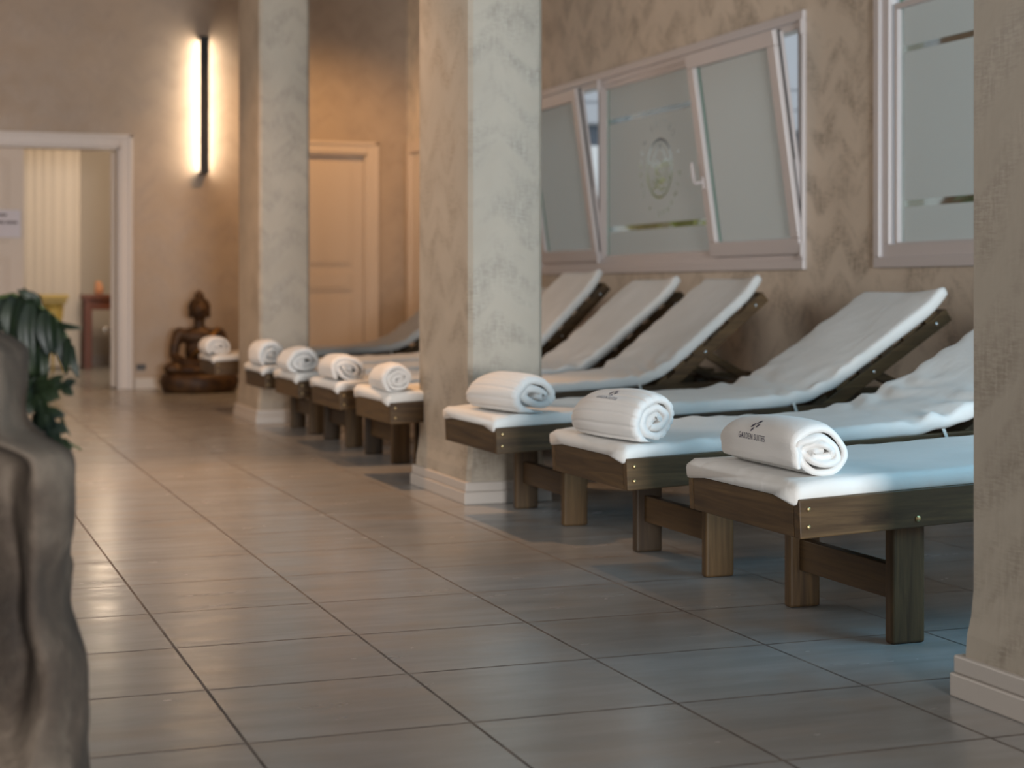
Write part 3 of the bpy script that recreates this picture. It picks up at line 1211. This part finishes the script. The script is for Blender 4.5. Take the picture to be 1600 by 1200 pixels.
d1 = sempty('door_1', 'wide white double door standing half open at the end of the hall', 'door', (0.9, YF, 0))
bm = B(); casing(bm, D1[0], D1[1], D1[2], YF); obj('door_frame', bm, M['white_trim'], d1)
bm = B(); leaf(bm, D1[0] + 0.02, 0.985, D1[2] - 0.025, YF + 0.05, [(0.12, 0.45, 1.3, 2.02), (0.53, 0.86, 1.3, 2.02), (0.12, 0.45, 0.15, 1.16), (0.53, 0.86, 0.15, 1.16)])
lf = obj('door_leaf', bm, M['door_paint'], d1)
bm = B(); box(bm, 0.55, 0.955, YF + 0.030, YF + 0.034, 1.34, 1.58)
sg = obj('notice', bm, M['paper'], lf)
sg['label'] = 'pale lilac paper notice with two lines of text'
bm = B()
for zz, spans in ((1.535, ((0.62, 0.68), (0.69, 0.76), (0.77, 0.84))), (1.470, ((0.58, 0.66), (0.67, 0.71), (0.72, 0.82), (0.83, 0.93)))):
    for a, b in spans:
        box(bm, a, b, YF + 0.0285, YF + 0.0298, zz - 0.010, zz + 0.010)
obj('lettering', bm, M['ink'], sg)
bm = B(); box(bm, -0.04, 0, 0, 0.82, 0.008, 2.12, 0.003, 2, Matrix.Translation((1.785, YF + 0.205, 0)) @ Matrix.Rotation(-0.118, 4, 'Z'))
lf2 = obj('door_leaf', bm, M['door_paint'], d1)
bm = B(); cyl(bm, (1.835, YF + 0.93, 0.51), (1.79, YF + 0.93, 0.51), 0.012); ell(bm, (1.775, YF + 0.93, 0.51), (0.03, 0.03, 0.03), None, 2)
obj('knob', bm, M['chrome'], lf2, smooth=True)

d2 = sempty('door_2', 'closed cream panelled door glowing amber between the two pillars', 'door', (3.64, YF, 0))
bm = B(); casing(bm, D2[0], D2[1], D2[2], YF); obj('door_frame', bm, M['door_paint'], d2)
bm = B(); leaf(bm, D2[0] + 0.02, D2[1] - 0.02, D2[2] - 0.025, YF + 0.05, [(3.34, 3.94, 1.11, 2.07), (3.34, 3.94, 0.87, 1.05), (3.34, 3.94, 0.15, 0.81)])
obj('door_leaf', bm, M['door_paint'], d2)
d3 = sempty('door_3', 'edge of a pale door casing on the window wall beside the corner', 'door', (XW, 14.6, 0))
bm = B()
box(bm, XW - 0.035, XW, 14.95, 15.06, 0, 2.26, 0.005); box(bm, XW - 0.035, XW, 13.99, 14.10, 0, 2.26, 0.005); box(bm, XW - 0.035, XW, 14.10, 14.95, 2.15, 2.26, 0.005)
obj('door_frame', bm, M['door_paint'], d3)
bm = B(); box(bm, XW - 0.012, XW, 14.10, 14.95, 0.008, 2.15, 0.003)
obj('door_leaf', bm, M['door_paint'], d3)

# room beyond the open door
bm = B(); box(bm, -2.2, 4.75, 20.1, 20.3, 0, CZ); struct('wall_back', bm, M['cream_wall'], 'cream wall of the room seen through the open door', 'wall')
bm = B(); box(bm, 2.75, 2.9, 15.36, 20.1, 0, CZ); box(bm, -0.6, -0.45, 15.36, 20.1, 0, CZ); struct('wall_side_room', bm, M['cream_wall'], 'side walls of the room beyond the open door', 'wall')
bm = B(); box(bm, 0.2, 1.86, 19.35, 19.45, 0.02, 2.9)
rows = []
for i in range(160):
    x = 0.2 + 1.66 * i / 159
    yv = 19.34 - 0.009 * (0.5 + 0.5 * math.sin(i * 0.62 + 0.8 * math.sin(i * 0.11)))
    rows.append([Vector((x, yv, 0.02)), Vector((x, yv, 2.9))])
grid_mesh(bm, rows)
c = obj('curtain', bm, M['cream_wall'], None)
tag(c, 'tall pale curtain hanging beyond the open door', 'curtain')
bm = B(); box(bm, 1.9, 2.75, 20.06, 20.1, 0, 0.12, 0.004); struct('baseboard_back', bm, M['white_trim'], 'skirting board of the room beyond the door', 'skirting board')

# console table, salt lamp, gilt stand in that room
t = thing('console_table', 'reddish brown wooden console table seen through the open door', 'table', (2.15, 19.3, 0))
bm = B(); box(bm, 1.87, 2.45, 19.1, 19.5, 0.77, 0.825, 0.004); obj('tabletop', bm, M['red_wood'], t)
bm = B(); box(bm, 1.90, 2.42, 19.14, 19.17, 0.66, 0.769, 0.003); obj('apron', bm, M['red_wood'], t)
for x, y in ((1.89, 19.12), (1.89, 19.40), (2.36, 19.12), (2.36, 19.40)):
    bm = B(); box(bm, x, x + 0.08, y, y + 0.08, 0, 0.769, 0.004); obj('leg', bm, M['red_wood'], t)
bm = B()
ell(bm, (2.06, 19.28, 0.90), (0.05, 0.05, 0.085), None, 3)
for v in bm.verts:
    v.co += (v.co - Vector((2.06, 19.28, 0.9))) * 0.25 * noise.noise(v.co * 12)
    v.co.z = max(v.co.z, 0.8265)
o = obj('salt_lamp', bm, M['salt']); tag(o, 'small pinkish salt lamp on the reddish console table', 'lamp')
t = thing('plant_stand', 'yellow gilt plinth stand behind the leaves, beyond the open door', 'stand', (1.50, 18.2, 0))
yy = 18.2
bm = B(); box(bm, 1.33, 1.62, yy - 0.15, yy + 0.15, 0.78, 0.83, 0.01, 3); box(bm, 1.35, 1.60, yy - 0.13, yy + 0.13, 0.735, 0.779, 0.008); obj('top', bm, M['gold_paint'], t)
bm = B()
rows = []
for z, r in ((0.735, 0.11), (0.6, 0.10), (0.5, 0.07), (0.46, 0.05)):
    rows.append([Vector((1.475 + r * math.cos(a * PI / 8), yy + r * math.sin(a * PI / 8), z)) for a in range(16)])
grid_mesh(bm, rows, True, True); obj('bowl', bm, M['gold_paint'], t, smooth=True)
for k in range(3):
    a = k * 2 * PI / 3 + 0.4
    bm = B(); tube(bm, [(1.475 + 0.04 * math.cos(a), yy + 0.04 * math.sin(a), 0.47), (1.475 + 0.05 * math.cos(a), yy + 0.05 * math.sin(a), 0.25), (1.475 + 0.13 * math.cos(a), yy + 0.13 * math.sin(a), 0.012)], [0.018, 0.014, 0.012]); obj('leg', bm, M['gold_paint'], t, smooth=True)

# ------------------------------------------------------------------ wall lamp
t = thing('wall_lamp', 'slim black vertical wall lamp throwing bright light sideways on the plaster', 'lamp', (2.53, YF, 1.9))
sx, z0, z1 = 2.530, 1.925, 3.155
bm = B(); box(bm, sx - 0.042, sx + 0.042, YF - 0.135, YF - 0.112, z0, z1, 0.004)
box(bm, sx - 0.040, sx + 0.040, YF - 0.113, YF - 0.001, z0, z0 + 0.02); box(bm, sx - 0.040, sx + 0.040, YF - 0.113, YF - 0.001, z1 - 0.02, z1)
obj('housing', bm, M['black_metal'], t)
bm = B(); box(bm, sx - 0.030, sx + 0.030, YF - 0.1115, YF - 0.045, z0 + 0.021, z1 - 0.021)
obj('light_strip', bm, M['lamp_glow'], t)

# sockets
t = thing('wall_socket', 'dark brown double wall socket low beside the open door', 'socket', (1.985, YF, 0.17))
bm = B(); box(bm, 1.945, 2.025, YF - 0.012, YF, 0.172, 0.222, 0.003); obj('plate', bm, M['socket'], t)
for k in (0, 1):
    bm = B(); box(bm, 1.952 + 0.037 * k, 1.982 + 0.037 * k, YF - 0.015, YF - 0.0122, 0.180, 0.214, 0.002); obj('outlet', bm, M['black_metal'], t)

# ------------------------------------------------------------------ seated bronze statue
def statue(cx, cy):
    root = thing('seated_statue', 'dark bronze statue of a seated meditating figure on the floor by the far wall', 'statue', (cx, cy, 0))
    # lotus throne
    bm = B()
    rows = []
    for z, rx, ry in ((0.0, 0.25, 0.19), (0.03, 0.265, 0.20), (0.09, 0.285, 0.215), (0.13, 0.27, 0.20), (0.15, 0.25, 0.185)):
        rows.append([Vector((cx + rx * (1 + 0.035 * abs(math.sin(a * PI / 8))) * math.cos(a * PI / 24), cy + ry * (1 + 0.035 * abs(math.sin(a * PI / 8))) * math.sin(a * PI / 24), z)) for a in range(48)])
    grid_mesh(bm, rows, True, True)
    obj('throne', bm, M['bronze'], root, smooth=True)
    # body, one remeshed surface
    bm = B()
    V = Vector
    from mathutils import Euler
    z = 0.145
    ell(bm, V((cx, cy, z + 0.06)), (0.15, 0.12, 0.075))
    for s in (-1, 1):
        ell(bm, V((cx + s * 0.155, cy - 0.03, z + 0.045)), (0.12, 0.075, 0.058), Euler((0, 0, s * -0.5)))
        ell(bm, V((cx + s * 0.05, cy - 0.13, z + 0.035)), (0.13, 0.045, 0.042), Euler((0, 0, s * 0.25)))
    ell(bm, V((cx, cy + 0.01, z + 0.18)), (0.105, 0.075, 0.13))
    ell(bm, V((cx, cy + 0.01, z + 0.29)), (0.135, 0.075, 0.085))
    for s in (-1, 1):
        ell(bm, V((cx + s * 0.135, cy + 0.01, z + 0.315)), (0.05, 0.05, 0.05))
        tube(bm, [(cx + s * 0.145, cy + 0.01, z + 0.32), (cx + s * 0.175, cy - 0.005, z + 0.22), (cx + s * 0.185, cy - 0.01, z + 0.13)], [0.045, 0.038, 0.034], 12)
        tube(bm, [(cx + s * 0.185, cy - 0.01, z + 0.14), (cx + s * 0.12, cy - 0.10, z + 0.10), (cx + s * 0.03, cy - 0.14, z + 0.09)], [0.034, 0.028, 0.022], 12)
        ell(bm, V((cx + s * 0.02, cy - 0.145, z + 0.085)), (0.05, 0.03, 0.016))
    cyl(bm, (cx, cy + 0.005, z + 0.35), (cx, cy, z + 0.43), 0.04)
    ell(bm, V((cx, cy - 0.005, z + 0.50)), (0.068, 0.075, 0.088))
    ell(bm, V((cx, cy - 0.078, z + 0.492)), (0.010, 0.014, 0.022))
    ell(bm, V((cx, cy - 0.070, z + 0.458)), (0.022, 0.012, 0.008))
    for s in (-1, 1):
        ell(bm, V((cx + s * 0.026, cy - 0.066, z + 0.512)), (0.016, 0.012, 0.007))
        ell(bm, V((cx + s * 0.070, cy + 0.0, z + 0.475)), (0.010, 0.020, 0.045))
    body = obj('body', bm, M['bronze'], root, smooth=True)
    md = body.modifiers.new('remesh', 'REMESH')
    md.mode = 'VOXEL'
    md.voxel_size = 0.009
    md.use_smooth_shade = True
    # curled hair cap with top knot
    bm = B()
    for k in range(120):
        g = k / 120
        ph = math.acos(1 - g * 1.05)
        th_ = k * 2.39996
        d = V((math.sin(ph) * math.cos(th_), math.sin(ph) * math.sin(th_), math.cos(ph)))
        if d.y < -0.45 and d.z < 0.55:
            continue
        ell(bm, V((cx + d.x * 0.071, cy + 0.004 + d.y * 0.078, z + 0.512 + d.z * 0.086)), (0.012, 0.012, 0.012), None, 1)
    ell(bm, V((cx, cy + 0.005, z + 0.520)), (0.068, 0.074, 0.080))
    ell(bm, V((cx, cy + 0.005, z + 0.615)), (0.036, 0.036, 0.034), None, 2)
    cyl(bm, (cx, cy + 0.005, z + 0.635), (cx, cy + 0.005, z + 0.662), 0.016, 0.004)
    obj('hair', bm, M['bronze'], root, smooth=True)
    # robe fold over the shoulder
    bm = B()
    pts = [(cx + 0.13, cy - 0.045, z + 0.355), (cx + 0.07, cy - 0.078, z + 0.29), (cx + 0.0, cy - 0.09, z + 0.21), (cx - 0.07, cy - 0.08, z + 0.14)]
    tube(bm, pts, [0.014, 0.018, 0.018, 0.012], 8)
    obj('robe_fold', bm, M['gilt'], root, smooth=True)
statue(0, 0)
st = bpy.data.objects['seated_statue']
st.location = (2.40, 14.52, 0)
st.scale = (1.20, 1.15, 1.10)

# ------------------------------------------------------------------ foreground rock and plant
FW = Vector((math.sin(YAW), math.cos(YAW), 0))
RT = Vector((math.cos(YAW), -math.sin(YAW), 0))


def P(px, py, d):
    """point seen at a photograph pixel, d metres in front of the camera"""
    return FW * d + RT * ((px - 800) / 2615 * d) + Vector((0, 0, 0.9 + (450 - py) / 2615 * d))


def lerp_tab(tab, v):
    for (a, b), (c, d) in zip(tab, tab[1:]):
        if a <= v <= c:
            return b + (d - b) * (v - a) / (c - a)
    return tab[0][1] if v < tab[0][0] else tab[-1][1]


def rock(name, d, edge, cpx, depth, seed, label, top, dent=None):
    bm = B()
    rows = []
    ys = [top + (1390 - top) * (i / 70) for i in range(71)]
    zfloor = 0.0
    n = 72
    for i, y in enumerate(ys):
        r = lerp_tab(edge, y)
        c0 = P(cpx, y, d)
        if c0.z < 0:
            c0.z = 0
        a = (r - cpx) / 2615 * d
        shrink = min(1.0, ((i + 0.3) / 5) ** 0.5)
        ring = []
        for k in range(n):
            th_ = 2 * PI * k / n
            cc, ss = math.cos(th_), math.sin(th_)
            e = 0.75
            ux = math.copysign(abs(cc) ** e, cc)
            uy = math.copysign(abs(ss) ** e, ss)
            p = c0 + RT * (ux * a * shrink) + FW * (uy * depth * shrink)
            nz_ = noise.fractal(p * 7 + Vector((seed, 0, 0)), 1.0, 2.0, 4)
            vz = noise.noise(Vector((p.x * 11 + seed, p.y * 11, p.z * 6.5)))
            amp = 1.0 if cc < 0.8 else 0.35
            p += (RT * ux + FW * uy) * (0.034 * nz_ + 0.034 * vz) * amp
            if cc > 0.5 and dent:
                pass
            if ss < -0.05 and dent:
                g = math.exp(-((cc - 0.60) / 0.20) ** 2) * max(0, min(1, (y - dent[0]) / 80)) * max(0, min(1, (dent[1] - y) / 200))
                p += FW * 0.17 * g
            ring.append(p)
        rows.append(ring)
        if c0.z <= 0:
            break
    grid_mesh(bm, rows, True, True)
    o = obj(name, bm, M['rock'], None, smooth=True)
    md = o.modifiers.new('sub', 'SUBSURF')
    md.levels = md.render_levels = 1
    return o


rk = rock('carved_stone', 2.55, [(486, -20), (492, 6), (505, 21), (541, 28), (586, 25), (630, 20), (660, 22), (676, 36), (690, 72), (700, 96), (715, 103), (820, 105), (905, 104), (959, 106), (997, 116), (1035, 126), (1120, 127), (1400, 128)], -190, 0.20, 3.0,
          '', 484, (640, 1250))
tag(rk, 'rough pale carved stone rising at the left edge beside the plant', 'rock')


def lobed_leaf(bm, base, tip, width, up, lobes=4, curl=0.15, fold=0.25, bend=0.0):
    base, tip = Vector(base), Vector(tip)
    ax = tip - base
    L = ax.length
    ax.normalize()
    sd = ax.cross(up).normalized()
    nn = sd.cross(ax).normalized()

    def mid(t):
        return base + ax * (L * t) + nn * (curl * L * math.sin(t * PI)) + sd * (bend * L * math.sin(t * PI))

    def blade(p0, p1, w, droop, seg=7):
        d = p1 - p0
        l = d.length
        d.normalize()
        s = d.cross(nn).normalized()
        rows = []
        for i in range(seg + 1):
            t = i / seg
            ww = w * (math.sin(PI * (0.12 + 0.88 * t)) ** 0.75) * (1 if t < 1 else 0.02) + 0.0004
            c = p0 + d * (l * t) - nn * (droop * l * t * t)
            rows.append([c - s * ww + nn * ww * fold, c - s * ww * 0.5 + nn * ww * fold * 0.35, c, c + s * ww * 0.5 + nn * ww * fold * 0.35, c + s * ww + nn * ww * fold])
        grid_mesh(bm, rows)
    # central blade
    rows = []
    for i in range(13):
        t = i / 12
        ww = width * 0.20 * (0.45 + 0.9 * math.sin(PI * min(1, t * 0.95 + 0.05)) ** 0.8) * (1 - 0.85 * t ** 6)
        c = mid(t)
        rows.append([c - sd * ww + nn * ww * fold, c - sd * ww * 0.5, c, c + sd * ww * 0.5, c + sd * ww + nn * ww * fold])
    grid_mesh(bm, rows)
    for k in range(lobes):
        t = 0.10 + 0.72 * k / max(1, lobes - 1)
        ln = width * (0.50 + 0.30 * math.sin(PI * (t + 0.1))) * random.uniform(0.88, 1.1)
        for s in (-1, 1):
            a = 0.95 - 0.45 * t
            d = (sd * s * math.sin(a) + ax * math.cos(a) * 0.95)
            p0 = mid(t)
            blade(p0, p0 + d * ln * 0.95 + nn * random.uniform(-0.1, 0.1) * ln, width * 0.20, 0.2)


plant = thing('leafy_plant', 'dark green plant with deeply lobed leaves drooping over the stone', 'plant', tuple(P(-90, 640, 2.72)))
D = 2.66
KP = D / 2615


def leaflet(b, t_, wpx, dd=0.0, twist=0.0, sag=0.10):
    p0, p1 = P(b[0], b[1], D + dd), P(t_[0], t_[1], D + dd - 0.01)
    d = p1 - p0
    l = d.length
    d.normalize()
    nn = (-FW + RT * twist + Vector((0, 0, 0.15))).normalized()
    s_ = d.cross(nn).normalized()
    nn = s_.cross(d).normalized()
    rows = []
    for i in range(13):
        t = i / 12
        ww = wpx * KP * 0.5 * (math.sin(PI * (0.06 + 0.94 * t) ** 0.85) ** 0.7 if t < 1 else 0.0) + 0.0006
        c = p0 + d * (l * t) + nn * (sag * l * math.sin(t * PI)) + s_ * (0.05 * l * math.sin(t * PI * 1.3) * (1 if twist > 0 else -1))
        rows.append([c - s_ * ww + nn * ww * 0.35, c - s_ * ww * 0.5 + nn * ww * 0.12, c, c + s_ * ww * 0.5 + nn * ww * 0.12, c + s_ * ww + nn * ww * 0.35])
    bm = B()
    grid_mesh(bm, rows)
    lo = obj('leaf', bm, M['leaf'], plant, smooth=True)
    md = lo.modifiers.new('thick', 'SOLIDIFY')
    md.thickness = 0.0012


for a in (((8, 462), (-14, 540), 26, .03, .4), ((22, 461), (10, 535), 24, .01, .3), ((36, 463), (30, 560), 24, .0, -.4), ((48, 468), (45, 590), 26, -.01, .3), ((60, 476), (58, 575), 26, .02, -.3),
          ((70, 484), (73, 558), 22, -.01, .2), ((80, 492), (88, 556), 20, .0, -.2), ((96, 508), (100, 582), 17, .01, .3), ((108, 528), (106, 586), 14, -.01, -.3), ((112, 540), (120, 592), 13, .0, .3),
          ((90, 505), (129, 515), 9, .0, .1), ((58, 474), (28, 452), 14, .0, .2), ((50, 470), (36, 450), 12, .01, -.2), ((62, 478), (50, 455), 10, .0, .3), ((26, 560), (24, 625), 20, .03, .3),
          ((52, 540), (62, 615), 26, .06, -.3), ((70, 540), (68, 600), 20, .07, .3), ((30, 520), (40, 610), 26, .07, .2), ((96, 650), (109, 682), 5, .0, .2)):
    leaflet(*a)
for (b, t_, wpx, dd, nl, ut) in (((54, 602), (112, 604), 42, -0.03, 3, 0.3), ((56, 606), (20, 570), 30, 0.0, 3, 0.3), ((58, 610), (102, 708), 46, -0.04, 4, -0.2), ((52, 608), (26, 650), 34, -0.02, 3, 0.1), ((62, 640), (66, 700), 34, 0.03, 3, 0.1)):
    bm = B()
    lobed_leaf(bm, P(b[0], b[1], D + dd), P(t_[0], t_[1], D + dd - 0.03), wpx * KP * 0.95, (-FW + Vector((0, 0, ut)) + RT * random.uniform(-0.3, 0.3)).normalized(), nl, random.uniform(0.05, 0.12), 0.3, random.uniform(-0.08, 0.08))
    lo = obj('leaf', bm, M['leaf'], plant, smooth=True)
    md = lo.modifiers.new('thick', 'SOLIDIFY')
    md.thickness = 0.0012
for pts, r in (([(-90, 640), (-70, 520), (-30, 472), (20, 460), (60, 475), (92, 504), (112, 545)], 0.0035), ([(-90, 640), (-30, 600), (10, 606), (54, 604)], 0.003), ([(54, 604), (70, 640), (88, 680)], 0.0022),
               ([(98, 688), (112, 694), (127, 703)], 0.0018), ([(88, 640), (98, 655), (106, 675)], 0.0016)):
    bm = B(); tube(bm, [P(x, y, D + 0.01) for x, y in pts], r, 6); obj('stem', bm, M['stem'], plant, smooth=True)

# ------------------------------------------------------------------ outside
bm = B(); box(bm, 4.70, 30, -10, 50, -0.3, -0.1); struct('ground', bm, M['outer_ground'], 'ground outside the windows', 'ground')
nb = thing('neighbouring_building', 'white building with dark window band seen through the gaps of the tilted sashes', 'building', (15, 22.2, -0.1))
bm = B(); box(bm, 5.2, 32, 22.0, 22.4, 3.23, 9.0)
for k in range(3): box(bm, 5.2, 32, 21.96, 22.0, 3.25 + 0.30 * k, 3.52 + 0.30 * k, 0.004)
obj('fascia', bm, M['outer_grey'], nb)
bm = B(); box(bm, 5.2, 32, 22.1, 22.3, 2.93, 3.23); obj('window_band', bm, M['outer_dark'], nb)
bm = B(); box(bm, 5.2, 32, 22.05, 22.35, -0.1, 2.93); obj('lower_wall', bm, M['outer_white'], nb)
bm = B(); box(bm, 7.6, 7.7, 9.0, 11.10, -0.1, 3.6, 0.01)
for k in range(9): box(bm, 7.57, 7.60, 9.0, 11.10, 0.1 + k * 0.38, 0.44 + k * 0.38, 0.005)
o = obj('wooden_screen', bm, M['outer_wood']); tag(o, 'brown wooden screen outside, glimpsed through the clear strip near the top', 'screen')


def bush(cx, cy, r, h, n, mat, size, name, label, cat):
    bm = B()
    for i in range(n):
        a = random.uniform(0, 2 * PI); q = random.uniform(0.2, 1) ** 0.5
        p = Vector((cx + r * q * math.cos(a), cy + r * q * math.sin(a), random.uniform(-0.1, h) if i > 10 else 0.0))
        t = Vector((random.uniform(-1, 1), random.uniform(-1, 1), random.uniform(-0.3, 1))).normalized()
        s = t.orthogonal().normalized()
        l = size * random.uniform(0.7, 1.3)
        grid_mesh(bm, [[p - s * l * 0.02, p + s * l * 0.02], [p + t * l * 0.4 - s * l * 0.22, p + t * l * 0.4 + s * l * 0.22], [p + t * l - s * 0.002, p + t * l + s * 0.002]])
    tube(bm, [(cx, cy, -0.1), (cx, cy, h * 0.8)], 0.02)
    o = obj(name, bm, mat)
    tag(o, label, cat)


bush(7.0, 14.85, 0.36, 2.05, 1800, M['hedge'], 0.16, 'hedge_shrub', 'yellow green shrub outside, glimpsed through the clear strips beside the glass emblem', 'shrub')
bush(6.9, 9.72, 0.22, 1.8, 110, M['banana'], 0.3, 'tropical_shrub', 'broad leaved green plant outside the frosted window by the right pillar', 'shrub')
